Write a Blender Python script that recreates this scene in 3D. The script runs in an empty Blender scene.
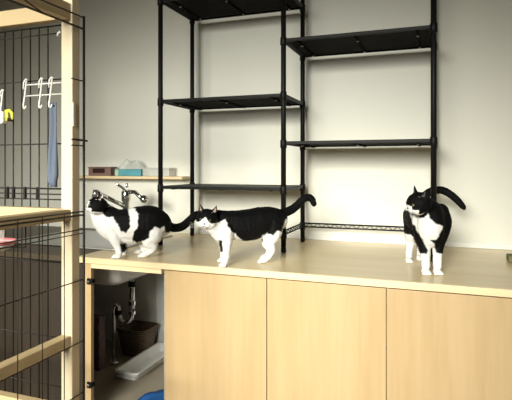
import bpy, bmesh, math, random
from mathutils import Vector, Matrix, noise
random.seed(7)
C = bpy.context.scene.collection
TH = 0.3503; F = 494.95; HZ = 166.5; CZ = 1.25
CS, SN = math.cos(TH), math.sin(TH)

# measured point of the room: direction through the photograph and real distance d ahead
def P(u, v, d):
    xr = (u-256)/F*d; zz = (HZ-v)/F*d
    return Vector((xr*CS-d*SN, xr*SN+d*CS, CZ+zz))
def uv(p):
    xr = p.x*CS+p.y*SN; d = -p.x*SN+p.y*CS
    return 256+F*xr/d, HZ-F*(p.z-CZ)/d

# ------------------------------------------------------------------ materials
def nodes(name):
    m = bpy.data.materials.new(name); m.use_nodes = True
    nt = m.node_tree; b = nt.nodes['Principled BSDF']
    return m, nt, b
def plain(name, col, rough=.5, metal=0, bump=0, bscale=60, spec=.5, **kw):
    m, nt, b = nodes(name)
    b.inputs['Base Color'].default_value = (*col, 1); b.inputs['Roughness'].default_value = rough
    b.inputs['Metallic'].default_value = metal; b.inputs['Specular IOR Level'].default_value = spec
    tc = nt.nodes.new('ShaderNodeTexCoord'); n = nt.nodes.new('ShaderNodeTexNoise')
    n.inputs['Scale'].default_value = bscale; n.inputs['Detail'].default_value = 4
    nt.links.new(tc.outputs['Object'], n.inputs['Vector'])
    mx = nt.nodes.new('ShaderNodeMix'); mx.data_type = 'RGBA'
    v = kw.get('var', .06)
    mx.inputs[6].default_value = (*[c*(1-v) for c in col], 1); mx.inputs[7].default_value = (*[min(1, c*(1+v)) for c in col], 1)
    nt.links.new(n.outputs['Fac'], mx.inputs[0]); nt.links.new(mx.outputs[2], b.inputs['Base Color'])
    if bump:
        bp = nt.nodes.new('ShaderNodeBump'); bp.inputs['Strength'].default_value = bump; bp.inputs['Distance'].default_value = .003
        nt.links.new(n.outputs['Fac'], bp.inputs['Height']); nt.links.new(bp.outputs[0], b.inputs['Normal'])
    if 'alpha' in kw: b.inputs['Alpha'].default_value = kw['alpha']
    if 'trans' in kw: b.inputs['Transmission Weight'].default_value = kw['trans']
    return m
def wood(name, c1, c2, c3, axis='X', rough=.4, fine=1, strips=0):
    m, nt, b = nodes(name); N = nt.nodes; L = nt.links
    tc = N.new('ShaderNodeTexCoord'); mp = N.new('ShaderNodeMapping')
    s = {'X': (.9, 14, 14), 'Y': (14, .9, 14), 'Z': (14, 14, .9)}[axis]
    mp.inputs['Scale'].default_value = s
    L.new(tc.outputs['Object'], mp.inputs['Vector'])
    n1 = N.new('ShaderNodeTexNoise'); n1.inputs['Scale'].default_value = .55; n1.inputs['Detail'].default_value = 5; n1.inputs['Distortion'].default_value = .5
    n2 = N.new('ShaderNodeTexNoise'); n2.inputs['Scale'].default_value = 5*fine; n2.inputs['Detail'].default_value = 3
    L.new(mp.outputs[0], n1.inputs['Vector']); L.new(mp.outputs[0], n2.inputs['Vector'])
    r = N.new('ShaderNodeValToRGB'); e = r.color_ramp.elements
    e[0].position = .3; e[0].color = (*c1, 1); e[1].position = .72; e[1].color = (*c3, 1)
    k = r.color_ramp.elements.new(.5); k.color = (*c2, 1)
    mm = N.new('ShaderNodeMath'); mm.operation = 'MULTIPLY_ADD'; mm.inputs[1].default_value = .35
    ad = N.new('ShaderNodeMath'); ad.operation = 'MULTIPLY'; ad.inputs[1].default_value = .65
    L.new(n1.outputs['Fac'], ad.inputs[0]); L.new(n2.outputs['Fac'], mm.inputs[0]); L.new(ad.outputs[0], mm.inputs[2])
    src = mm.outputs[0]
    if strips:                                   # butt-joined staves of the worktop
        bk = N.new('ShaderNodeTexBrick'); bk.inputs['Scale'].default_value = 1
        bk.inputs['Brick Width'].default_value = .55; bk.inputs['Row Height'].default_value = .048; bk.inputs['Mortar Size'].default_value = .0008
        bk.inputs['Color1'].default_value = (.35, .35, .35, 1); bk.inputs['Color2'].default_value = (.65, .65, .65, 1); bk.inputs['Mortar'].default_value = (.3, .3, .3, 1)
        L.new(tc.outputs['Object'], bk.inputs['Vector'])
        a2 = N.new('ShaderNodeMath'); a2.operation = 'MULTIPLY_ADD'; a2.inputs[1].default_value = strips
        s2 = N.new('ShaderNodeMath'); s2.operation = 'SUBTRACT'; s2.inputs[1].default_value = strips*.5
        L.new(src, s2.inputs[0]); L.new(bk.outputs['Color'], a2.inputs[0]); L.new(s2.outputs[0], a2.inputs[2]); src = a2.outputs[0]
    L.new(src, r.inputs[0]); L.new(r.outputs[0], b.inputs['Base Color'])
    b.inputs['Roughness'].default_value = rough
    bp = N.new('ShaderNodeBump'); bp.inputs['Strength'].default_value = .08; bp.inputs['Distance'].default_value = .001
    L.new(n2.outputs['Fac'], bp.inputs['Height']); L.new(bp.outputs[0], b.inputs['Normal'])
    return m
M = {}
M['wall'] = plain('wall paint', (.80, .80, .715), .75, bump=.12, bscale=220, var=.02)
M['white'] = plain('white skirting', (.85, .85, .8), .5, var=.02)
M['floor'] = wood('floor', (.22, .15, .09), (.3, .21, .13), (.36, .26, .16), 'X', .5)
M['ceil'] = plain('ceiling', (.35, .34, .30), .9)
M['top'] = wood('worktop wood', (.70, .54, .30), (.78, .63, .37), (.85, .71, .44), 'X', .3, strips=.3)
M['edge'] = wood('worktop edge', (.74, .55, .30), (.82, .64, .38), (.86, .70, .45), 'X', .4)
M['door'] = wood('door maple', (.46, .325, .165), (.52, .375, .20), (.57, .42, .235), 'Z', .3)
M['dark'] = wood('dark shaded wood', (.022, .015, .009), (.034, .024, .014), (.05, .036, .022), 'Z', .65)  # shade on the left cupboard front is put into this tone; plinth shares it
M['shadedtop'] = wood('shaded worktop', (.07, .05, .03), (.09, .068, .042), (.115, .085, .055), 'X', .5)  # same wood as the pale worktop, darkened in colour for the shade behind the cage
M['pine'] = wood('pale pine', (.60, .49, .31), (.66, .55, .37), (.71, .61, .43), 'Z', .5)
M['pinex'] = wood('pale pine rail', (.50, .38, .20), (.56, .43, .24), (.61, .48, .28), 'X', .5)
M['piney'] = wood('pale pine side rail', (.52, .40, .21), (.60, .46, .26), (.66, .52, .31), 'Y', .5)
M['black'] = plain('black coated steel', (.006, .006, .0055), .5, spec=.2, var=.2)
M['deck'] = plain('black shelf deck', (.012, .0115, .010), .6, spec=.3, var=.25, bscale=25)
M['brace'] = plain('matt black brace', (.004, .004, .0035), .9, spec=.05)
M['wire'] = plain('black wire', (.012, .009, .007), .5, spec=.3, var=.2)
M['basin'] = plain('dull sink steel', (.46, .46, .43), .35, .25)
M['steel'] = plain('brushed steel', (.42, .43, .42), .32, .9, var=.08)
M['chrome'] = plain('chrome', (.7, .7, .7), .12, 1, var=.03)
M['plastic'] = plain('white plastic', (.82, .82, .80), .4, var=.02)
M['greyin'] = plain('grey cupboard lining', (.72, .72, .67), .7, var=.12, bscale=9)
M['greylt'] = plain('light grey cupboard panel', (.85, .85, .82), .7, var=.08, bscale=9)
M['base'] = plain('cupboard floor board', (.34, .30, .23), .7, var=.15, bscale=12)
M['blue'] = plain('blue cloth', (.01, .09, .30), .8, var=.2, bscale=30)
M['bluegrey'] = plain('blue grey cloth', (.10, .125, .17), .85, var=.1)
M['teal'] = plain('teal packet', (.10, .36, .42), .5, var=.25, bscale=40)
M['film'] = plain('clear plastic film', (.85, .86, .82), .25, var=.02, alpha=.35)
M['clear'] = plain('frosted plastic box', (.82, .83, .78), .35, var=.02, alpha=.55)
M['mauve'] = plain('mauve box', (.22, .13, .11), .5, var=.12)
M['maroon'] = plain('dark maroon lid', (.03, .008, .006), .4)
M['hook'] = plain('off white hook plastic', (.62, .62, .58), .5, var=.02)
M['pink'] = plain('pink plastic', (.75, .22, .25), .4)
M['yellow'] = plain('yellow plastic', (.62, .60, .06), .4)
M['brownbox'] = plain('brown box', (.14, .09, .075), .7, var=.3, bscale=20)
M['fix'] = plain('pale plastic clip', (.55, .55, .5), .5)
M['eye'] = plain('green amber eye', (.10, .10, .035), .12)
M['pupil'] = plain('pupil', (.004, .004, .004), .08)
M['nose'] = plain('dark nose leather', (.05, .025, .025), .4)
M['whisk'] = plain('whisker', (.8, .8, .78), .5)
def weave():
    m, nt, b = nodes('dark wicker'); N = nt.nodes; L = nt.links
    tc = N.new('ShaderNodeTexCoord')
    w = N.new('ShaderNodeTexWave'); w.wave_type = 'BANDS'; w.bands_direction = 'Z'; w.inputs['Scale'].default_value = 26; w.inputs['Distortion'].default_value = 3; w.inputs['Detail Scale'].default_value = 3
    L.new(tc.outputs['Object'], w.inputs['Vector'])
    r = N.new('ShaderNodeValToRGB'); r.color_ramp.elements[0].color = (.05, .034, .02, 1); r.color_ramp.elements[1].color = (.18, .125, .075, 1)
    L.new(w.outputs['Fac'], r.inputs[0]); L.new(r.outputs[0], b.inputs['Base Color']); b.inputs['Roughness'].default_value = .7
    bp = N.new('ShaderNodeBump'); bp.inputs['Strength'].default_value = .7; bp.inputs['Distance'].default_value = .004
    L.new(w.outputs['Fac'], bp.inputs['Height']); L.new(bp.outputs[0], b.inputs['Normal'])
    return m
M['wicker'] = weave()
def fur():
    m, nt, b = nodes('cat fur'); N = nt.nodes; L = nt.links
    a = N.new('ShaderNodeAttribute'); a.attribute_name = 'coat'
    tc = N.new('ShaderNodeTexCoord'); n = N.new('ShaderNodeTexNoise'); n.inputs['Scale'].default_value = 170; n.inputs['Detail'].default_value = 3
    L.new(tc.outputs['Object'], n.inputs['Vector']); L.new(a.outputs['Color'], b.inputs['Base Color'])
    b.inputs['Roughness'].default_value = .7; b.inputs['Specular IOR Level'].default_value = .12
    b.inputs['Sheen Weight'].default_value = .0; b.inputs['Sheen Roughness'].default_value = .5
    bp = N.new('ShaderNodeBump'); bp.inputs['Strength'].default_value = .55; bp.inputs['Distance'].default_value = .003
    L.new(n.outputs['Fac'], bp.inputs['Height']); L.new(bp.outputs[0], b.inputs['Normal'])
    return m
M['fur'] = fur()

# ------------------------------------------------------------------ mesh helpers
class MB:
    def __init__(s): s.bm = bmesh.new()
    def box(s, x0, x1, y0, y1, z0, z1, bev=0):
        r = bmesh.ops.create_cube(s.bm, size=1)['verts']
        for v in r: v.co = Vector(((x0+x1)/2+v.co.x*(x1-x0), (y0+y1)/2+v.co.y*(y1-y0), (z0+z1)/2+v.co.z*(z1-z0)))
        if bev:
            es = list({e for v in r for e in v.link_edges})
            bmesh.ops.bevel(s.bm, geom=es, offset=bev, segments=2, affect='EDGES', profile=.5)
        return s
    def tube(s, pts, r, seg=10, cap=True):
        pts = [Vector(p) for p in pts]; n = len(pts); rr = r if isinstance(r, (list, tuple)) else [r]*n
        rings = []; up = None
        for i, p in enumerate(pts):
            t = (pts[min(i+1, n-1)]-pts[max(i-1, 0)]).normalized()
            if up is None:
                up = Vector((0, 0, 1)) if abs(t.z) < .9 else Vector((1, 0, 0))
            a = (up-t*up.dot(t)).normalized(); bb = t.cross(a); up = a
            rings.append([s.bm.verts.new(p+(a*math.cos(k*2*math.pi/seg)+bb*math.sin(k*2*math.pi/seg))*rr[i]) for k in range(seg)])
        for i in range(n-1):
            for k in range(seg):
                s.bm.faces.new((rings[i][k], rings[i][(k+1) % seg], rings[i+1][(k+1) % seg], rings[i+1][k]))
        if cap:
            s.bm.faces.new(rings[0][::-1]); s.bm.faces.new(rings[-1])
        return s
    def lathe(s, prof, c, seg=28, sq=0, sx=1, sy=1):
        rings = []
        for (r, z) in prof:
            ring = []
            for k in range(seg):
                a = k*2*math.pi/seg; ca, sa = math.cos(a), math.sin(a)
                q = 1
                if sq: q = 1/((abs(ca)**sq+abs(sa)**sq)**(1/sq))
                ring.append(s.bm.verts.new((c[0]+r*q*ca*sx, c[1]+r*q*sa*sy, c[2]+z)))
            rings.append(ring)
        for i in range(len(rings)-1):
            for k in range(seg):
                s.bm.faces.new((rings[i][k], rings[i][(k+1) % seg], rings[i+1][(k+1) % seg], rings[i+1][k]))
        if prof[0][0] > 1e-5: s.bm.faces.new(rings[0][::-1])
        if prof[-1][0] > 1e-5: s.bm.faces.new(rings[-1])
        return s
    def ball(s, c, r, mat=None, seg=14):
        m = Matrix.Translation(Vector(c)) @ (mat.to_4x4() if mat else Matrix.Identity(4)) @ Matrix.Diagonal((r, r, r, 1))
        bmesh.ops.create_uvsphere(s.bm, u_segments=seg, v_segments=seg//2+1, radius=1, matrix=m)
        return s
ORG = {}
def tag(o, label, cat=None, group=None):
    o['label'] = label
    if cat: o['category'] = cat
    if group: o['group'] = group
    return o
def thing(name, label, cat, loc=(0, 0, 0), group=None):
    o = bpy.data.objects.new(name, None); C.objects.link(o); o.location = loc; o.empty_display_size = .1
    ORG[o.name] = tuple(loc)
    return tag(o, label, cat, group)
def struct(o): o['kind'] = 'structure'; return o
def build(s, name, mat, parent=None, smooth=False):
    me = bpy.data.meshes.new(name); bmesh.ops.recalc_face_normals(s.bm, faces=s.bm.faces)
    if parent is not None: org = Vector(ORG[parent.name])
    else:
        vs = [v.co for v in s.bm.verts]
        org = Vector(((min(v.x for v in vs)+max(v.x for v in vs))/2, (min(v.y for v in vs)+max(v.y for v in vs))/2, min(v.z for v in vs)))
    for v in s.bm.verts: v.co -= org
    s.bm.to_mesh(me); s.bm.free()
    o = bpy.data.objects.new(name, me); C.objects.link(o)
    if parent is not None: o.parent = parent
    else: o.location = org
    ORG[o.name] = tuple(org)
    for m in (mat if isinstance(mat, list) else [mat]): me.materials.append(m)
    if smooth:
        for p in me.polygons: p.use_smooth = True
    return o
MB.build = build

# ------------------------------------------------------------------ room
WY = 2.642; TZ = .851
struct(MB().box(-3.4, 2.6, WY, WY+.1, 0, 2.6).build('wall_back', M['wall']))
struct(MB().box(-3.5, -3.4, -2.5, WY+.1, 0, 2.6).build('wall_left', M['wall']))
struct(MB().box(-3.5, 2.6, -2.5, WY+.1, -.05, 0).build('floor', M['floor']))
struct(MB().box(-3.5, 2.6, -2.5, WY+.1, 2.6, 2.65).build('ceiling', M['ceil']))
struct(MB().box(-1.40, 2.4, WY-.010, WY-.0005, TZ+.0008, TZ+.026, .002).build('trim_1', M['white']))

# ------------------------------------------------------------------ counter: worktop with a cut-out for the sink
SX0, SX1, SY0, SY1 = -2.12, -1.43, 1.985, 2.50
wt = thing('worktop', 'long pale wooden worktop the cats stand on', 'worktop', (-.5, 2.2, TZ-.026))
b = MB()
z0, z1 = TZ-.0255, TZ
b.box(SX1+.012, 1.9, 1.7965, WY-.001, z0, z1)
b.box(-1.50, SX1+.012, 1.7965, SY0-.012, z0, z1)
b.box(-1.50, SX1+.012, SY1+.012, WY-.001, z0, z1)
b.build('top_slab', M['top'], wt)
b = MB(); b.box(-1.50, 1.9, 1.786, 1.7965, z0, z1-.0002, .0015); tag(b.build('edge_band', M['edge'], wt), 'lighter wooden edge strip')

def cupboard(x0, x1, label, mat, doors, group=None):
    t = thing('base_cupboard', label, 'cupboard', ((x0+x1)/2, 2.2, 0), group)
    b = MB()
    b.box(x0, x0+.018, 1.812, WY-.004, .06, TZ-.0265); b.box(x1-.018, x1, 1.812, WY-.004, .06, TZ-.0265)
    b.box(x0+.018, x1-.018, 1.812, WY-.004, .06, .08)
    b.box(x0+.018, x1-.018, WY-.012, WY-.004, .08, TZ-.0265)
    b.box(x0+.018, x1-.018, 1.812, 1.83, TZ-.06, TZ-.0265)
    b.box(x0+.01, x1-.01, 1.86, 1.875, 0, .06)
    b.build('carcass', mat, t)
    for (a, c) in doors:
        MB().box(a+.0015, c-.0015, 1.793, 1.811, .07, TZ-.0305, .0012).build('door', mat, t)
    return t
W = .4447
cupboard(-1.0562, -1.0562+W, 'pale wood cupboard with one plain door, next to the open cupboard', M['door'], [(-1.0562, -1.0562+W)])
cupboard(-1.0562+W, -1.0562+2*W, 'pale wood cupboard, middle one of the three closed cupboards under the cats', M['door'], [(-1.0562+W, -1.0562+2*W)])
cupboard(-1.0562+2*W, 1.88, 'pale wood cupboard at the right end below the cat by the rack post', M['door'], [(-1.0562+2*W, -1.0562+3*W+.1), (-1.0562+3*W+.1, 1.0), (1.0, 1.88)])
t = thing('shaded_worktop', 'dull shaded worktop strip behind the cage, pale worktop continued in painted shade', 'worktop', (-2.2, 2.2, z0))
b = MB(); b.box(-3.0, SX0-.012, 1.786, WY-.001, z0, z1); b.box(SX0-.012, -1.501, 1.786, SY0-.012, z0, z1); b.box(SX0-.012, -1.501, SY1+.012, WY-.001, z0, z1); b.build('top_slab', M['shadedtop'], t)
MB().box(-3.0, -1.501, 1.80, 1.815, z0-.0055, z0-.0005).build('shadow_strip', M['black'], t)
# open cupboard under the sink
FZ = .15
t = thing('sink_cupboard', 'open cupboard under the sink with dark inside and no door', 'cupboard', (-2.0, 2.2, 0))
MB().box(-1.0562-.018, -1.0565, 1.816, WY-.004, FZ, TZ-.0265).build('side_panel', M['base'], t)
MB().box(-3.0, -1.0745, 1.83, WY-.014, FZ-.018, FZ).build('bottom_board', M['base'], t)
MB().box(-3.0, -1.0745, WY-.013, WY-.004, FZ-.018, TZ-.0265).build('back_board', M['greyin'], t)
b = MB(); b.box(-1.60, -1.42, WY-.03, WY-.0135, FZ+.001, TZ-.03, .002); tag(b.build('back_strip', M['greylt'], t), 'lighter grey panel strip')
MB().box(-1.4285, -1.0745, 1.795, 1.815, TZ-.0475, TZ-.0285, .001).build('top_rail', M['edge'], t)
MB().box(-1.472, -1.4285, 1.795, 1.815, .02, TZ-.0265, .001).build('stile', M['door'], t)
for zz in (.745, .29):
    h = MB().box(-1.446, -1.424, 1.787, 1.7945, zz-.014, zz+.014, .003).box(-1.4283, -1.418, 1.787, 1.812, zz-.008, zz+.008, .002)
    h = h.build('hinge', M['black'], t)
    MB().tube([(-1.437, 1.7865, zz), (-1.437, 1.783, zz)], .006, 12).build('screw_cap', M['steel'], h, True)
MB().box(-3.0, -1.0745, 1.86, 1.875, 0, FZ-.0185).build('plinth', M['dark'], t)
t = thing('base_cupboard', 'cupboard front behind the wire cage, shade painted in as dark brown', 'cupboard', (-2.2, 1.8, 0))
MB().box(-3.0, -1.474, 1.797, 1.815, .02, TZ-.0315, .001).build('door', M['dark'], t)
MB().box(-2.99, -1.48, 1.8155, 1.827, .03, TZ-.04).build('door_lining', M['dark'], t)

# ------------------------------------------------------------------ sink
t = thing('sink', 'inset steel sink basin behind the leftmost cat', 'sink', ((SX0+SX1)/2, (SY0+SY1)/2, TZ))
def rrect(x0, x1, y0, y1, r, z, n=6):
    out = []
    for (cx, cy, a0) in ((x1-r, y1-r, 0), (x0+r, y1-r, 90), (x0+r, y0+r, 180), (x1-r, y0+r, 270)):
        for k in range(n+1):
            a = math.radians(a0+90*k/n); out.append((cx+r*math.cos(a), cy+r*math.sin(a), z))
    return out
b = MB(); prev = None
for (ins, z, r) in ((-.010, TZ+.001, .03), (-.010, TZ+.005, .03), (.004, TZ+.006, .03), (.010, TZ+.001, .03), (.02, TZ-.14, .04), (.045, TZ-.165, .05), (.2, TZ-.17, .05)):
    ring = [b.bm.verts.new(p) for p in rrect(SX0+ins, SX1-ins, SY0+ins, SY1-ins, r, z)]
    if prev:
        for k in range(len(ring)): b.bm.faces.new((prev[k], prev[(k+1) % len(ring)], ring[(k+1) % len(ring)], ring[k]))
    prev = ring
b.bm.faces.new(prev)
o = b.build('basin', M['basin'], t, True)
md = o.modifiers.new('s', 'SOLIDIFY'); md.thickness = .0015; md.offset = 1
b = MB(); prev = None
for (ins, z) in ((.006, TZ-.027), (.006, TZ-.155), (.03, TZ-.178), (.2, TZ-.182)):
    ring = [b.bm.verts.new(p) for p in rrect(SX0+ins, SX1-ins, SY0+ins, SY1-ins, .05, z)]
    if prev:
        for k in range(len(ring)): b.bm.faces.new((prev[k], prev[(k+1) % len(ring)], ring[(k+1) % len(ring)], ring[k]))
    prev = ring
b.bm.faces.new(prev)
tag(b.build('basin_underside', M['plastic'], t, True), 'white underside of the basin')
# chrome waste pipe
PY = 2.35
def pp(u, v): return P(u, v, 2.753)
t = thing('waste_pipe', 'chrome waste pipe with a U bend under the sink', 'pipe', tuple(P(119, 368, 2.753)))
b = MB(); _p = P(132, 314, 2.753); b.tube([(_p.x, _p.y, TZ-.184), _p], .0155, 16); b.build('tail_pipe', M['chrome'], t, True)
b = MB(); pts = []
c0 = P(125.3, 313, 2.753)
for k in range(13):
    a = math.radians(180+180*k/12); pts.append(P(125.3, 313, 2.753)+(P(132, 313, 2.753)-c0)*(-math.cos(math.radians(180*k/12)))*-1+Vector((0, 0, -math.sin(math.radians(180*k/12))*.052)))
b.tube(pts, .0135, 14); b.build('u_bend', M['chrome'], t, True)
b = MB(); b.tube([P(118.6, 314, 2.753), P(118.6, 309, 2.753), P(118, 306.5, 2.753), P(116.5, 305, 2.753), P(114.6, 306.5, 2.753), P(114, 310, 2.753), P(114, 364, 2.753)], .0115, 14); b.build('down_pipe', M['chrome'], t, True)
b = MB(); b.tube([P(114, 361, 2.753), P(114, 364, 2.753)], .024, 18)
b.build('floor_flange', M['chrome'], t, True)
for (u, v, h) in ((132, 281, .03), (132, 301, .022), (132, 311, .016), (118.6, 311, .02)):
    MB().tube([P(u, v, 2.753), P(u, v, 2.753)+Vector((0, 0, -h))], .0205, 18).build('slip_nut', M['black'] if v < 290 or u < 120 else M['chrome'], t)

# ------------------------------------------------------------------ faucet
D = 2.80
t = thing('faucet', 'chrome mixer tap behind the leftmost cat', 'tap', tuple(P(125, 236, D)))
base = P(126, 236, D); base.z = TZ+.001
b = MB(); b.lathe([(.03, 0), (.03, .006), (.021, .012), (.019, .03), (.019, .2), (.025, .205), (.026, .25), (.02, .262), (0, .264)], tuple(base), 20); b.build('body', M['chrome'], t, True)
def bz(*p): return [Vector(q) for q in p]
b = MB(); s0 = P(124, 206, D-.02); s1 = P(96, 192, D-.17)
b.tube([s0, s0.lerp(s1, .3), s0.lerp(s1, .62)], .012, 14).tube([s0.lerp(s1, .6), s0.lerp(s1, .64), s0.lerp(s1, .9), s1], [.010, .012, .013, .014], 16)
b.build('spout', M['chrome'], t, True)
b = MB(); b.tube([s1+Vector((0, 0, .012)), s1+Vector((-.004, -.004, -.03))], [.014, .016], 16); b.build('spray_head', M['steel'], t, True)
b = MB(); b.tube([P(126, 192, D), P(123, 188, D-.02), P(116, 183.5, D-.05)], [.011, .008, .006], 12); b.build('lever', M['chrome'], t, True)
b = MB(); b.tube([P(128, 192, D), P(135, 192, D-.02), P(139, 196, D-.03), P(143, 199, D-.04)], [.014, .011, .012, .011], 12)
b.build('valve_arm', M['chrome'], t, True)
b = MB(); b.tube([P(143, 199, D-.03), P(144, 199, D-.065)], [.019, .021], 18); b.build('handle', M['chrome'], t, True)
b = MB(); b.tube([P(127, 187.5, D), P(127, 183, D)], [.008, .004], 10); b.build('knob', M['chrome'], t, True)

# ------------------------------------------------------------------ wall ledge and what stands on it
LZ = CZ-.058
t = thing('wall_ledge', 'narrow pale wooden ledge on the wall above the sink', 'shelf', (-1.8, WY, LZ))
MB().box(-2.20, -1.378, 2.535, WY-.001, LZ-.017, LZ, .002).build('board', M['edge'], t)
MB().box(-2.18, -1.42, WY-.012, WY-.001, LZ-.032, LZ-.0175).build('batten', M['white'], t)
def at(u, Y):                       # x of a pixel column on the plane Y
    q = (u-256)/F; return Y*(q*CS-SN)/(CS+q*SN)
Y0 = 2.56
t = thing('storage_box', 'small mauve box with a dark maroon panel on the wall ledge', 'box', (at(100, Y0), Y0, LZ))
MB().box(at(89.5, Y0), at(111.5, Y0), Y0-.012, Y0+.06, LZ+.0005, LZ+.05, .004).build('body', M['mauve'], t)
MB().box(at(94, Y0), at(106, Y0), Y0-.0135, Y0-.0122, LZ+.018, LZ+.046).build('front_panel', M['maroon'], t)
MB().box(at(89, Y0), at(112, Y0), Y0-.014, Y0+.062, LZ+.0505, LZ+.056, .002).build('lid', M['mauve'], t)
t = thing('tissue_packet', 'teal packet wrapped in loose clear film on the wall ledge', 'packet', (at(129, Y0), Y0, LZ))
MB().box(at(119.5, Y0), at(142, Y0), Y0-.012, Y0+.06, LZ+.0005, LZ+.042, .006).build('body', M['teal'], t)
MB().box(at(115.5, Y0), at(119.3, Y0), Y0-.01, Y0+.06, LZ+.0005, LZ+.04, .004).build('end_flap', plain('mint flap', (.42, .6, .45), .5), t)
b = MB(); n = 14; g = []
x0, x1 = at(116, Y0), at(141.5, Y0)
for i in range(n+1):
    row = []
    for j in range(9):
        a = i/n; q = j/8
        h = .042+(.05+.035*noise.noise(Vector((a*4, q*3, 1.3))))*math.sin(math.pi*min(1, max(0, a)))**.5*math.sin(math.pi*q)**.6
        row.append(b.bm.verts.new((x0+(x1-x0)*a, Y0-.01+.07*q, LZ+h+.002)))
    g.append(row)
for i in range(n):
    for j in range(8): b.bm.faces.new((g[i][j], g[i+1][j], g[i+1][j+1], g[i][j+1]))
tag(b.build('film_wrap', M['film'], t, True), 'loose crumpled clear film')
t = thing('storage_box', 'frosted clear plastic box at the ledge end behind the rack post', 'box', (at(157, Y0), Y0, LZ))
b = MB(); b.box(at(143.5, Y0), at(170, Y0), Y0-.012, Y0+.06, LZ+.0005, LZ+.046, .004); b.build('body', M['clear'], t)
b = MB(); b.box(at(143, Y0), at(170.5, Y0), Y0-.014, Y0+.062, LZ+.0465, LZ+.051, .002); b.build('lid', M['clear'], t)

# ------------------------------------------------------------------ steel rack
XA, XB, XC, YF, YB = -1.3215, -.668, -.0125, 2.2, 2.548
rk = thing('shelving_rack', 'tall black steel rack of empty shelves standing on the worktop', 'shelving', (-.668, 2.37, TZ+.001))
def post(x, y, top=2.3, r=.0120):
    o = MB().tube([(x, y, TZ+.03), (x, y, top)], r, 16).build('post', M['black'], rk, True)
    MB().lathe([(.0105, 0), (.0125, .004), (.0115, .03)], (x, y, TZ+.001), 14).build('foot', M['black'], o, True)
    return o
posts = {(i, j): post(x, y) for i, x in enumerate((XA, XB, XC)) for j, y in enumerate((YF, YB))}
def shelf(x0, x1, z, fl=(1, 1), clips=True):
    o = MB()
    e = .013
    o.box(x0+e, x1-e, YF+e, YB-e, z+.004, z+.010)          # deck
    k = YF+e+.012
    while k < YB-e-.006:
        o.box(x0+e, x1-e, k, k+.0035, z+.0005, z+.004); k += .0145
    d = o.build('shelf_deck', M['deck'], rk)
    fr = MB()
    fr.box(x0+e, x1-e, YF-.007, YF+.005, z-.003, z+.012, .002).box(x0+e, x1-e, YB-.005, YB+.007, z-.003, z+.012, .002)
    fr.box(x0-.006, x0+.006, YF+e, YB-e, z-.003, z+.012, .002).box(x1-.006, x1+.006, YF+e, YB-e, z-.003, z+.012, .002)
    fr.build('shelf_rim', M['black'], d)
    for q in (.1, .5, .9):
        x = x0+(x1-x0)*q
        br = MB().box(x-.006, x+.006, YF+.006, YB-.006, z-.006, z+.0003, .001).build('brace', M['brace'], d)
        if clips:
            for y in (YF+.09, YB-.03):
                MB().ball((x, y, z-.0065), .0062, Matrix.Diagonal((1, 1, .6)), 10).build('clip', M['fix'], br, True)
    for x in (x0, x1):
        for y in (YF, YB):
            MB().lathe([(.0135, -.022), (.0158, -.019), (.0150, .014), (.0135, .017), (.0121, .017)], (x, y, z+.003), 16).build('collar', M['black'], d, True)
S1, S2, S3, R1, R2, W1 = CZ+.8426-.004, CZ+.3313-.004, CZ-.105-.006, CZ+.578+.002, CZ+.105-.0005, CZ-.3106
for z in (S1, S2, S3): shelf(XA, XB, z)
for z in (R1, R2): shelf(XB, XC, z)
def truss(p, q, name='wire_ledge'):
    p, q = Vector(p), Vector(q); b = MB(); up = Vector((0, 0, .019))
    b.tube([p+up, q+up], .0042, 8).tube([p, q], .0036, 8)
    n = max(6, int((q-p).length/.022)); pts = []
    for k in range(n+1): pts.append(p.lerp(q, k/n)+(up if k % 2 else Vector((0, 0, 0))))
    b.tube(pts, .0024, 6)
    return b.build(name, M['black'], rk, True)
truss((XB+.014, YB, W1-.008), (XC-.014, YB, W1-.008)); truss((XB, YF+.014, W1-.008), (XB, YB-.014, W1-.008)); truss((XC, YF+.014, W1-.008), (XC, YB-.014, W1-.008))
for x in (XB, XC):
    for y in (YF, YB): MB().lathe([(.0125, -.024), (.0155, -.02), (.0155, .014), (.0121, .017)], (x, y, W1), 16).build('collar', M['black'], rk, True)

# ------------------------------------------------------------------ inside the cupboard
t = thing('waste_basket', 'dark brown woven basket under the sink pipe', 'basket', (-1.655, 2.50, FZ))
b = MB(); b.lathe([(0, .004), (.070, .001), (.075, .01), (.098, .155), (.094, .158), (.088, .152), (.066, .016), (0, .012)], (-1.655, 2.50, FZ), 32, sq=5, sy=.9); b.build('body', M['wicker'], t, True)
b = MB(); pts = []
for k in range(33):
    a = k*2*math.pi/32; q = 1/((abs(math.cos(a))**5+abs(math.sin(a))**5)**.2)
    pts.append((-1.655+.098*q*math.cos(a), 2.50+.088*q*math.sin(a), FZ+.157))
b.tube(pts, .006, 8); b.build('rim', M['wicker'], t, True)
t = thing('litter_trough', 'long shallow white plastic trough on the cupboard floor', 'tray', (-1.49, 2.3, FZ))
b = MB(); tx0, tx1, ty0, ty1 = -1.565, -1.425, 2.15, 2.585; prev = None
for (ins, z, r) in ((.022, FZ+.001, .02), (.006, FZ+.042, .022), (-.004, FZ+.043, .024), (-.004, FZ+.049, .024), (.008, FZ+.049, .02), (.024, FZ+.006, .018)):
    ring = [b.bm.verts.new(p) for p in rrect(tx0+ins, tx1-ins, ty0+ins, ty1-ins, r, z)]
    if prev is None: b.bm.faces.new(ring[::-1])
    else:
        for k in range(len(ring)): b.bm.faces.new((prev[k], prev[(k+1) % len(ring)], ring[(k+1) % len(ring)], ring[k]))
    prev = ring
b.bm.faces.new(prev); b.build('body', M['plastic'], t)
MB().box(-1.55, -1.44, 2.146, 2.1585, FZ+.018, FZ+.024, .002).build('front_rib', M['plastic'], t)
b = MB()                                        # crumpled blue cloth
n = 16; g = []
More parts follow.
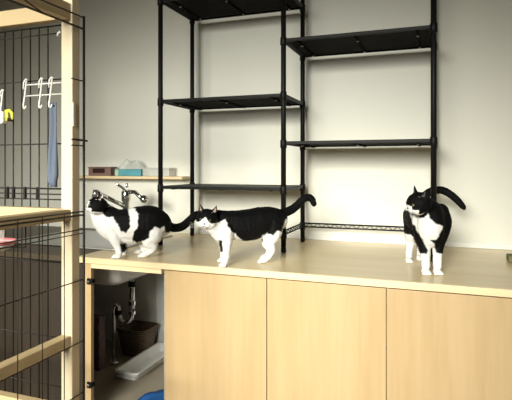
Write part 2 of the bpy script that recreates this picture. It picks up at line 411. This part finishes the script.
for i in range(n+1):
    row = []
    for j in range(n+1):
        x = -1.31+.20*i/n; y = 1.88+.18*j/n+.08*(i/n); e = math.sin(math.pi*i/n)*math.sin(math.pi*j/n)
        row.append(b.bm.verts.new((x, y, FZ+.002+e**.5*(.045+.02*noise.noise(Vector((i*.35, j*.35, 0)))))))
    g.append(row)
for i in range(n):
    for j in range(n): b.bm.faces.new((g[i][j], g[i+1][j], g[i+1][j+1], g[i][j+1]))
bl = b.build('cloth', M['blue'], None, True); tag(bl, 'crumpled bright blue cloth on the cupboard floor', 'cloth')
bl.modifiers.new('s', 'SOLIDIFY').thickness = -.0018
t = thing('folded_carton', 'brown slatted carton standing upright at the left inside the open cupboard', 'box', (-1.8, 2.23, FZ))
MB().box(-1.96, -1.70, 2.205, 2.255, FZ+.001, .44, .004).build('body', M['brownbox'], t)
for k in range(4):
    MB().box(-1.958, -1.702, 2.198, 2.2045, FZ+.02+k*.066, FZ+.060+k*.066, .003).build('slat', M['brownbox'], t)

# ------------------------------------------------------------------ cage
PX0, PX1, PYa, PYb = -.975, -.938, 1.10, 1.131
cg = thing('pet_cage', 'pale wooden framed cage with black wire mesh at the left', 'cage', (-1.4, .8, 0))
MB().box(PX0, PX1, PYa, PYb, 0, 1.95, .002).build('corner_post', M['pine'], cg)
MB().box(-2.05, -2.013, PYa, PYb, 0, 1.95, .002).build('corner_post', M['pine'], cg)
MB().box(PX0, PX1, .20, .231, 0, 1.95, .002).build('corner_post', M['pine'], cg)
MB().box(-2.05, -2.013, .20, .231, 0, 1.95, .002).build('corner_post', M['pine'], cg)
xr0, xr1 = -2.0125, PX0-.0005
for (za, zb) in ((1.659, 1.704), (1.103, 1.133), (.551, .581)):
    MB().box(xr0, xr1, PYa+.002, PYb-.002, za, zb, .002).build('back_rail', M['pinex'], cg)
for (za, zb) in ((1.652, 1.697), (1.103, 1.133), (.755, .786), (.551, .57)):
    MB().box(PX0+.002, PX1-.004, .2315, PYa-.0005, za, zb, .002).build('side_rail', M['piney'], cg)
    MB().box(-2.046, -2.016, .2315, PYa-.0005, za, zb, .002).build('side_rail', M['piney'], cg)
b = MB(); Yw = PYb+.006; n = 0
x = at(5, Yw)
xs = [at(5, Yw)+.0325*k for k in range(-22, 6)]
for x in xs:
    b.tube([(x, Yw, .57), (x, Yw, 1.655)], .0020, 6)
for z in (.62, .76, .975, 1.022, 1.155, 1.17, 1.186, 1.315, 1.50, 1.632, 1.654):
    b.tube([(-2.04, Yw, z), (-.965, Yw, z)], (.0018 if z not in (1.186, 1.654) else .0024), 6)
b.build('back_mesh', M['wire'], cg, True)
for k, u in enumerate((8, 14, 25.5, 38)):
    x = at(u, Yw); MB().box(x-.003, x+.003, Yw-.006, Yw+.003, 1.153, 1.19, .001).build('mesh_clip', M['wire'], cg)
# side mesh on the outside of the right-hand face
XS = PX1+.006
def zat(v, d=1.37): return CZ+(HZ-v)/F*d
b = MB()
for (v, r) in ((15.5, .0024), (27, .0028), (212, .0022), (215.5, .0026), (230, .0016), (234, .0014), (281, .0018), (343, .0018), (395, .002)):
    b.tube([(XS, .26, zat(v)), (XS, PYb+.012, zat(v))], r, 6)
for (v) in (80, 140, 145.5):
    b.tube([(XS, PYa-.01, zat(v)), (XS, PYb+.012, zat(v))], .0018, 6)
for y, r in [(PYb+.010, .0034)]:
    b.tube([(XS, y, zat(400)-.5), (XS, y, zat(14))], r, 8)
for k in range(1, 12):
    y = PYb+.01-.078*k; b.tube([(XS, y, .5), (XS, y, zat(213))], .0013, 6)
b.build('side_mesh', M['wire'], cg, True)
b = MB()
b.tube([(XS, .93, zat(13)), (XS, .93, zat(22)), (XS, .99, zat(27)), (XS+.002, PYb+.01, zat(28))], .0018, 6)
b.build('door_hook', M['wire'], cg, True); b = MB()
b.tube([(XS+.002, PYa-.005, zat(139.5)), (XS+.003, PYb+.02, zat(140.5))], .003, 6)
b.build('door_hook', M['wire'], cg, True)
MB().box(PX1-.003, PX1+.0045, PYa-.001, PYa+.010, zat(127), zat(103), .002).build('catch_block', M['pine'], cg)

# hooks and hanging things on the back mesh, inside the cage
Yh = Yw-.005
def hooks(us, u0, u1, label, v0=80, lean=2):
    z = zat(v0, 1.42)
    t = thing('hook_rail', label, 'hooks', (at((u0+u1)/2, Yh), Yh, z-.08))
    b = MB(); b.tube([(at(u0, Yh), Yh-.006, z-.008), (at(u1, Yh), Yh-.006, z-.008)], .0026, 8); b.tube([(at(u0, Yh), Yh-.006, z-.040), (at(u1, Yh), Yh-.006, z-.040)], .0022, 8)
    b.build('rail', M['hook'], t, True)
    for u in us:
        x = at(u, Yh); pts = []
        for k in range(8):
            a = math.radians(200-200*k/7-20); pts.append((x+.010+.010*math.cos(a), Yh-.006, z+.002+.010*math.sin(a)))
        pts = [(x-.002, Yh-.006, z-.016)]+[(x+.0085-.0085*math.cos(math.pi*k/6)-.001, Yh-.007, z+.004+.007*math.sin(math.pi*k/6)) for k in range(5)]
        pts = [(x-.002, Yh-.007, z-.02), (x-.001, Yh-.007, z), (x+.006, Yh-.007, z+.009), (x+.014, Yh-.008, z+.006)]
        MB().tube(pts, .0028, 8).tube([(x+.010, Yh-.008, z+.004), (x+.004, Yh-.009, z-.045), (x+.001, Yh-.010, z-.066), (x+.004, Yh-.012, z-.076), (x+.011, Yh-.014, z-.078), (x+.017, Yh-.016, z-.070)], [.0026, .0029, .0031, .0031, .003, .0026], 8).build('hook', M['hook'], t, True)
hooks((26, 41.5, 51.5), 27, 63, 'white plastic rail with J hooks hung on the cage mesh beside the post', 81)
t = MB(); x = at(58.5, Yh); z = zat(36, 1.42); t.tube([(x, Yh-.004, z-.004), (x+.002, Yh-.004, z+.004), (x+.009, Yh-.006, z+.007), (x+.014, Yh-.008, z+.003)], .0028, 8)
tag(t.build('mesh_hook', M['plastic'], None, True), 'tiny white hook on the cage mesh just under the top rail', 'hook')
hooks((-6, 2.5), -12, 3.5, 'white plastic hook at the left picture edge on the cage mesh', 90)
b = MB(); n = 14; prev = None
for k in range(n+1):
    q = k/n; z = zat(103+84*q, 1.41)
    w0 = at(52.5+1.2*math.sin(q*5)+(2.5 if q > .93 else 0), Yh); w1 = at(61-(.6 if q < .9 else 2), Yh)
    row = [b.bm.verts.new((w0+(w1-w0)*j/6, Yh-.012-.006*math.sin(j*1.3+q*3), z)) for j in range(7)]
    if prev:
        for j in range(6): b.bm.faces.new((prev[j], prev[j+1], row[j+1], row[j]))
    prev = row
cl = b.build('cloth_strip', M['bluegrey'], None, True); tag(cl, 'blue grey cloth strip hanging from the hooks beside the post', 'cloth'); cl.modifiers.new('s', 'SOLIDIFY').thickness = .002
t = thing('grooming_brush', 'white brush with yellow handle ring hanging on the cage mesh', 'brush', tuple(P(4, 118, 1.44)))
a0, a1 = at(-8, Yh-.02), at(6.5, Yh-.02)
MB().box(a0, a1, Yh-.036, Yh-.008, zat(124, 1.45), zat(111.5, 1.45), .005).build('head', M['plastic'], t)
b = MB(); cx = at(9.5, Yh-.02); cz = zat(117, 1.45)
b.tube([(cx-.014, Yh-.02, cz+.017), (cx, Yh-.02, cz+.019), (cx+.010, Yh-.02, cz+.011), (cx+.011, Yh-.02, cz-.004), (cx+.008, Yh-.02, cz-.010)], [.005, .005, .0048, .004, .003], 10)
b.tube([(cx-.009, Yh-.02, cz+.016), (cx-.008, Yh-.02, cz-.012)], .0045, 10); b.build('handle_ring', M['yellow'], t, True)
MB().box(cx-.004, cx+.011, Yh-.026, Yh-.014, cz-.013, cz-.004, .002).build('grip', M['black'], t)
t = thing('food_bowl', 'white bowl with pink rim clipped to the cage under the middle rail', 'bowl', tuple(P(1, 249, 1.25)))
c = P(-5.5, 251, 1.25)
MB().lathe([(.022, 0), (.040, .008), (.050, .022), (.047, .022), (.036, .010), (0, .006)], tuple(c), 28).build('body', M['plastic'], t, True)
MB().lathe([(.0485, .018), (.0515, .021), (.0505, .0265), (.047, .0265), (.0475, .0185)], tuple(c), 28).build('rim', M['pink'], t, True)
MB().lathe([(0, .02), (.024, .021), (.026, .05), (.018, .055), (0, .056)], (c.x-.004, c.y, c.z), 20).build('feeder_cup', M['film'], t, True)
b = MB(); b.tube([(c.x+.052*math.cos(a*.3307), c.y+.052*math.sin(a*.3307), c.z+.013) for a in range(20)], .002, 6).tube([(c.x+.051, c.y, c.z+.013), (PX1-.020, c.y+.01, c.z+.013), (PX1-.020, c.y+.01, 1.1022)], .002, 6)
b.build('hanger', M['wire'], t, True)

# ------------------------------------------------------------------ cats
def sdist(poly, x, y):
    inside = False; best = 1e9; n = len(poly)
    for i in range(n):
        x1, y1 = poly[i]; x2, y2 = poly[(i+1) % n]
        if (y1 > y) != (y2 > y) and x < (x2-x1)*(y-y1)/(y2-y1)+x1: inside = not inside
        dx, dy = x2-x1, y2-y1; q = max(0, min(1, ((x-x1)*dx+(y-y1)*dy)/(dx*dx+dy*dy+1e-9)))
        best = min(best, math.hypot(x-x1-q*dx, y-y1-q*dy))
    return best if inside else -best
def chain(b, pts, step=.3):
    """spheres with interpolated radii between (centre, radius) joints, Catmull-Rom"""
    n = len(pts)
    for i in range(n-1):
        p0, p1, p2, p3 = [pts[max(0, min(n-1, j))] for j in (i-1, i, i+1, i+2)]
        L = (p2[0]-p1[0]).length; m = max(1, int(L/(min(p1[1], p2[1])*step))+1)
        for k in range(m+(1 if i == n-2 else 0)):
            q = k/m
            def cr(a, bb, c, d): return .5*((2*bb)+(c-a)*q+(2*a-5*bb+4*c-d)*q*q+(3*bb-a-3*c+d)*q**3)
            b.ball(cr(p0[0], p1[0], p2[0], p3[0]), p1[1]+(p2[1]-p1[1])*q, None, 12)
_tpl = {}
class Soup:
    # quick pile of ellipsoids that the voxel remesh fuses into one skin
    def __init__(s): s.v = []; s.f = []
    def ball(s, c, r, mat=None, seg=12):
        if seg not in _tpl:
            b = bmesh.new(); bmesh.ops.create_uvsphere(b, u_segments=seg, v_segments=seg//2+1, radius=1)
            _tpl[seg] = ([v.co.copy() for v in b.verts], [[v.index for v in f.verts] for f in b.faces]); b.free()
        vs, fs = _tpl[seg]; c = Vector(c); n = len(s.v)
        m = (mat.to_3x3() if mat else Matrix.Identity(3))*r
        s.v += [c+m @ v for v in vs]; s.f += [[i+n for i in f] for f in fs]
        return s
BLK = (.0028, .0028, .003); WHT = (.80, .79, .76); PNK = (.50, .30, .26)
def cat(label, chains, head, black, paws, whiteover=(), scale=1):
    """chains: joints (u,v,d,r). head: dict with centre, forward, up, size"""
    b = Soup()
    for ch in chains: chain(b, [(P(*q[:3]), q[3]) for q in ch])
    hc = P(*head['c']); Fd = head['f'].normalized(); U = (head['u']-Fd*head['u'].dot(Fd)).normalized(); R = Fd.cross(U).normalized()
    s = head['s']; Mx = Matrix((R, Fd, U)).transposed()
    def H(r, f, u): return hc+(R*r+Fd*f+U*u)*s
    b.ball(H(0, 0, 0), s, Mx @ Matrix.Diagonal((1.02, 1.05, .92)), 20)
    b.ball(H(0, .15, -.18), s, Mx @ Matrix.Diagonal((.95, .85, .68)), 18)
    for sg in (-1, 1):
        b.ball(H(sg*.42, .35, -.32), s*.52, None, 14)
        b.ball(H(sg*.20, .88, -.36), s*.27, Mx @ Matrix.Diagonal((1.05, 1, .85)), 12)
        # ears: curved cup built from two fans of discs, thin front to back
        for k in range(9):
            q = k/8; w = .37*(1-q)**.8+.03
            b.ball(H(sg*(.58+.22*q), -.12-.05*q, .58+.66*q), s, Mx @ Matrix.Diagonal((w, .10+.05*(1-q), .16)), 10)
    b.ball(H(0, .78, -.12), s*.26, Mx @ Matrix.Diagonal((.75, 1, .9)), 12)
    b.ball(H(0, .50, .12), s*.42, Mx @ Matrix.Diagonal((.9, 1, .9)), 12)
    b.ball(H(0, .78, -.56), s*.20, None, 12)
    for (u, v, d, ang, rr) in paws:      # paws: toes pointing along ang
        c = P(u, v, d); c.z = TZ+rr*.62
        dr = Vector((math.cos(ang), math.sin(ang), 0)); pr = Vector((-dr.y, dr.x, 0))
        Mp = Matrix((pr, dr, Vector((0, 0, 1)))).transposed()
        b.ball(c, rr, Mp @ Matrix.Diagonal((.85, 1.15, .62)), 14)
        for k in (-1.5, -.5, .5, 1.5):
            e = c+pr*k*rr*.42+dr*rr*(1.0-.10*abs(k)); e.z = TZ+rr*.36
            b.ball(e, rr*.36, None, 10)
    me = bpy.data.meshes.new('tmp'); me.from_pydata(b.v, [], b.f); me.update()
    o = bpy.data.objects.new('tmp', me); C.objects.link(o)
    md = o.modifiers.new('r', 'REMESH'); md.mode = 'VOXEL'; md.voxel_size = .0032
    md = o.modifiers.new('s', 'SMOOTH'); md.factor = .5; md.iterations = 7
    dg = bpy.context.evaluated_depsgraph_get(); dg.update()
    me2 = bpy.data.meshes.new_from_object(o.evaluated_get(dg)); bpy.data.objects.remove(o); bpy.data.meshes.remove(me)
    foot = Vector((hc.x, hc.y, TZ))
    root = thing('cat', label, 'cat', tuple(foot))
    cols = []
    for i, v in enumerate(me2.vertices):
        p = v.co.copy()
        u_, v_ = uv(p)
        w = Vector((p.x*60, p.y*60, p.z*60)); nx = noise.noise(w)*.9+noise.noise(w*3)*.5; ny = noise.noise(w+Vector((9, 3, 1)))*.9+noise.noise(w*3+Vector((5, 5, 5)))*.5
        k = max(sdist(pl, u_+nx, v_+ny) for pl in black)
        for pl in whiteover: k = min(k, -sdist(pl, u_+nx, v_+ny))
        q = p-hc; lr, lf, lu = q.dot(R)/s, q.dot(Fd)/s, q.dot(U)/s
        hk = None
        r2 = lr*lr+lf*lf+lu*lu
        if (r2 < 1.75 or (lu > .5 and r2 < 3)) and head.get('mask'):
            hk = head['mask'](lr+nx*.02, lf, lu+ny*.02)
            if hk is not None: k = hk
        a = max(0, min(1, .5+k/1.1))
        c = [WHT[j]*(1-a)+BLK[j]*a for j in range(3)]
        if lu > .70 and abs(lr) > .35 and lf > -.09 and (v.normal.dot(Fd) > .25) and abs(abs(lr)-(.58+.22*(lu-.58)/.66)) < .30*(1.22-lu):
            c = list(head.get('ear', (.34, .24, .21)))
        cols += [*c, 1]
    col = me2.color_attributes.new('coat', 'FLOAT_COLOR', 'POINT'); col.data.foreach_set('color', cols)
    nrm = [v.normal.copy() for v in me2.vertices]
    for v, nv in zip(me2.vertices, nrm):                 # soft tufting so the coat is not glass smooth
        w = v.co*110; v.co += nv*(noise.noise(w)*.0012)
        v.co.z = max(v.co.z, TZ+.0006)
        v.co -= foot
    me2.materials.clear(); me2.materials.append(M['fur'])
    for p in me2.polygons: p.use_smooth = True
    body = bpy.data.objects.new('body', me2); C.objects.link(body); body.parent = root; ORG[body.name] = tuple(foot)
    for sg in (-1, 1):
        e = MB().ball(H(sg*.40, .80, .10), s*.165, None, 16).build('eye', M['eye'], root, True)
        MB().ball(H(sg*.415, .925, .10), s*.085, Mx @ Matrix.Diagonal((.6, .6, 1)), 12).build('pupil', M['pupil'], e, True)
    MB().ball(H(0, 1.10, -.21), s*.085, Mx @ Matrix.Diagonal((1.25, .7, .8)), 12).build('nose', M['nose'], root, True)
    MB().tube([H(-.16, 1.02, -.50), H(-.07, 1.11, -.46), H(0, 1.13, -.38), H(.07, 1.11, -.46), H(.16, 1.02, -.50)], s*.014, 6).build('mouth', M['nose'], root, True)
    b = MB()
    for sg in (-1, 1):
        for k in range(4):
            b.tube([H(sg*.26, 1.02, -.34-.05*k), H(sg*.8, 1.12, -.28-.10*k), H(sg*1.4, 1.0, -.30-.17*k)], [.0004, .0004, .0002], 4)
    b.build('whiskers', M['whisk'], root)
    return root
rv = Vector((CS, SN, 0)); fv = Vector((-SN, CS, 0)); zv = Vector((0, 0, 1))
def dirv(r, up, f): return rv*r+zv*up+fv*f       # r: rightwards, f: away from the window

# --- cat 1, on the front strip beside the sink, crouching forward to the left
def mask1(lr, lf, lu):
    if lu > .98 and lr < 0: return -3
    if lf > .2 and abs(lr) < .27+.10*max(0, .3-lu) and lu < .42: return -3
    if lu < -.50: return None
    if lf > .72 and lu < -.22: return -3
    if lf < -.60 and lu < .1: return None
    if lf < -.75 and lu < -.1: return None
    return 3
cat('black and white cat leaning forward at the left, next to the cage',
    [[(101, 208, 2.19, .032), (107, 215, 2.20, .046), (115, 222, 2.20, .060), (127, 225, 2.20, .073), (139, 224, 2.205, .080), (149, 223, 2.21, .080), (157, 224, 2.22, .065), (161, 226, 2.23, .048)],
     [(96, 211, 2.18, .026), (101, 222, 2.185, .036), (109, 229, 2.19, .045), (120, 233, 2.195, .050), (135, 233, 2.20, .050)],
     [(112, 229, 2.165, .036), (115, 239, 2.155, .026), (118, 247, 2.15, .0165), (119.5, 253, 2.145, .0145)],
     [(118, 230, 2.25, .034), (122, 240, 2.25, .024), (124, 248, 2.245, .0155), (124, 253, 2.235, .014)],
     [(154, 227, 2.20, .054), (153, 236, 2.175, .040), (148, 242, 2.165, .026), (154, 247, 2.165, .017), (149, 252.5, 2.165, .013), (144, 254, 2.165, .013)],
     [(152, 228, 2.26, .050), (148, 237, 2.27, .038), (143, 243, 2.27, .024), (147, 248, 2.27, .016), (141, 252, 2.265, .0125), (137, 253, 2.26, .0125)],
     [(160, 221, 2.24, .026), (167, 225, 2.26, .022), (174, 228, 2.28, .0205), (182, 226.5, 2.30, .020), (189, 221, 2.32, .020), (194, 216, 2.33, .0185), (197, 213.5, 2.34, .013)]],
    dict(c=(97.5, 205.8, 2.16), f=dirv(-.82, .12, -.50), u=dirv(.18, 1, -.02), s=.0425, mask=mask1, ear=(.5, .44, .4)),
    [[(104, 207), (111, 206), (119, 208), (122, 206), (128, 208), (130, 220), (130, 228), (126, 233), (121, 231), (116, 222), (113, 217), (107, 217), (103, 214)],
     [(133, 202), (150, 200), (168, 208), (170, 224), (160, 229), (155, 227), (150, 231), (149, 238), (143, 241), (136, 243), (132, 241), (134, 232), (138, 226), (138, 214), (134, 208)],
     [(163, 214), (210, 205), (210, 240), (165, 232)],
     [(120.5, 244), (125.5, 243), (127, 248), (125, 252.5), (121, 252)]],
    [(117.2, 257, 2.135, math.pi+TH*.6, .0185), (122.5, 256, 2.235, math.pi+TH, .0175), (138, 256, 2.255, math.pi+TH*.6, .0175), (143, 255.5, 2.16, math.pi+TH*.6, .018)])

# --- cat 2, middle, standing broadside with the face turned to the camera
def mask2(lr, lf, lu):
    if lf > .2:
        # white blaze widening to muzzle
        w = .06+max(0, .36-lu)*.95
        if abs(lr) < w and lu < .38: return -3
        if lu < -.22: return -3
        return 3
    if lu > -.25: return 3
    return None
cat('black and white cat in the middle, its face towards us and tail up',
    [[(217, 219, 2.03, .038), (224, 223, 2.03, .053), (234, 225, 2.04, .061), (247, 225, 2.06, .067), (259, 223, 2.08, .068), (269, 221, 2.095, .062), (276, 220, 2.105, .049), (279, 221, 2.11, .038)],
     [(212, 224, 1.985, .036), (217, 229, 2.00, .036), (222, 234, 2.01, .038), (227, 232, 2.02, .044)],
     [(225, 231, 1.995, .040), (226, 242, 1.99, .026), (226, 251, 1.985, .0185), (225.5, 259, 1.98, .0165)],
     [(222, 232, 2.06, .034), (223, 242, 2.07, .022), (223.5, 250, 2.075, .0155), (223.5, 257.5, 2.075, .0145)],
     [(273, 224, 2.08, .048), (273, 234, 2.065, .036), (269, 242, 2.06, .024), (272, 249, 2.06, .0165), (269, 256, 2.055, .0145), (265, 259.5, 2.05, .0145)],
     [(272, 225, 2.13, .046), (270, 235, 2.14, .032), (266, 242, 2.14, .022), (270, 249, 2.145, .0155), (268, 255, 2.14, .0135), (266, 257, 2.135, .013)],
     [(278, 216, 2.11, .025), (285, 212.5, 2.125, .021), (292, 209.5, 2.14, .019), (298, 204.5, 2.15, .018), (303, 199.5, 2.155, .017), (308, 197.2, 2.16, .0165), (312, 199.5, 2.16, .0155), (314, 204, 2.16, .0125)]],
    dict(c=(206.9, 218.6, 1.965), f=dirv(-.10, -.16, -1), u=dirv(.10, 1, -.1), s=.0425, mask=mask2),
    [[(212, 205), (250, 202), (285, 200), (296, 180), (330, 180), (330, 215), (286, 219), (284, 224), (282, 232), (277, 231), (273, 236), (267, 233), (262, 237), (256, 241), (250, 243), (243, 241), (237, 236), (231, 231), (228, 226), (225, 219), (219, 222), (212, 216)],
     [(219, 240), (222.3, 240), (222.6, 252), (220, 252)]],
    [(224.5, 263, 1.97, math.pi*1.35+TH, .0185), (222.5, 260, 2.07, math.pi*1.3+TH, .0175), (263, 261, 2.04, math.pi*1.08+TH, .018), (264.5, 259, 2.13, math.pi*1.05+TH, .0165)])

# --- cat 3, right, walking towards the camera, head turned left
def mask3(lr, lf, lu):
    if lf > .95 and lu < .02: return -3
    if lf > .62 and lu < -.28: return -3
    if lf > .1 and lu < -.62: return -3
    if lu < -.72: return None
    return 3
cat('black and white cat at the right, looking sideways beside the rack post',
    [[(422, 206, 1.83, .038), (427, 210, 1.85, .048), (431, 219, 1.88, .060), (428, 221, 1.94, .062), (422, 220, 1.99, .058), (417, 218, 2.06, .055), (415, 216, 2.12, .052), (415, 213, 2.17, .042)],
     [(430, 212, 1.85, .046), (431, 226, 1.835, .052), (430.5, 236, 1.845, .044)],
     [(440, 212, 1.89, .034), (443, 222, 1.875, .033), (441, 233, 1.86, .030), (438.5, 244, 1.85, .0225), (437.5, 256, 1.84, .0175), (437.3, 266, 1.835, .0165)],
     [(421, 214, 1.88, .034), (421, 224, 1.87, .034), (422, 235, 1.86, .030), (424.5, 246, 1.85, .0225), (425.5, 257, 1.84, .0175), (425.7, 266, 1.835, .0165)],
     [(413, 220, 2.10, .042), (412, 231, 2.08, .034), (410.5, 240, 2.10, .022), (409.5, 249, 2.09, .0165), (409, 257, 2.07, .0145)],
     [(416, 221, 2.14, .042), (418, 232, 2.13, .032), (420, 241, 2.15, .022), (420.5, 249, 2.14, .0165), (420, 256, 2.12, .0145)],
     [(414, 208, 2.19, .026), (421, 200, 2.22, .021), (430, 192, 2.23, .0185), (440, 190, 2.22, .018), (449, 193.5, 2.20, .0175), (457, 200, 2.18, .0165), (462, 205.5, 2.17, .014), (464, 208, 2.165, .010)]],
    dict(c=(419.2, 203.2, 1.80), f=dirv(-.93, -.16, -.26), u=dirv(-.16, 1, -.22), s=.0445, mask=mask3, ear=(.10, .09, .085)),
    [[(402, 185), (480, 180), (480, 212), (452, 210), (453, 235), (448, 247), (443, 254), (436, 253), (434, 244), (429, 240), (436, 240), (441, 232), (443, 226), (436, 224), (431, 219), (428, 214), (424, 218), (416, 217), (410, 214), (412, 222), (420, 235), (428, 250), (427, 254), (420, 254), (415, 242), (411, 235), (406, 234), (396, 230)]],
    [(425.5, 272.5, 1.825, -math.pi/2+TH, .0195), (437.3, 272.5, 1.825, -math.pi/2+TH, .0195), (408.5, 261, 2.055, -math.pi/2+TH, .0175), (419.5, 260, 2.105, -math.pi/2+TH, .0175)])

# small grey-green hanging tag at the right picture edge, lying on the worktop against the wall
q = P(513, 262, .3989*F/(262-HZ))
b = MB(); b.box(q.x-.02, q.x+.10, q.y-.03, q.y+.05, TZ+.001, TZ+.028, .004)
o = thing('sponge', 'olive green pad on the worktop at the right picture edge', 'sponge', (q.x, q.y, TZ)); 
b.build('pad', plain('olive pad', (.16, .16, .06), .8), o); 

# ------------------------------------------------------------------ light and camera
w = bpy.data.worlds.new('World'); bpy.context.scene.world = w; w.use_nodes = True
bg = w.node_tree.nodes['Background']; bg.inputs[0].default_value = (1, .97, .90, 1); bg.inputs[1].default_value = .07
def area(name, loc, target, sx, sy, e, col, spread=180):
    l = bpy.data.lights.new(name, 'AREA'); l.shape = 'RECTANGLE'; l.size = sx; l.size_y = sy; l.energy = e; l.color = col; l.spread = math.radians(spread)
    o = bpy.data.objects.new(name, l); C.objects.link(o); o.location = loc
    o.rotation_euler = (Vector(target)-Vector(loc)).to_track_quat('-Z', 'Y').to_euler(); return o
area('window_light', (-.95, -2.4, 2.2), (-.90, 2.6, .55), 2.3, 1.3, 47, (1, .98, .88), 42)
cam = bpy.data.cameras.new('Camera'); co = bpy.data.objects.new('Camera', cam); C.objects.link(co)
cam.sensor_width = 36; cam.lens = F/512*36; cam.shift_y = (HZ-200)/512; cam.clip_start = .02
co.location = (0, 0, CZ); co.rotation_euler = (math.pi/2, 0, TH)
sc = bpy.context.scene; sc.camera = co
sc.view_settings.view_transform = 'Standard'; sc.view_settings.look = 'None'; sc.view_settings.gamma = 1; sc.view_settings.use_curve_mapping = False
sc.view_settings.exposure = 0
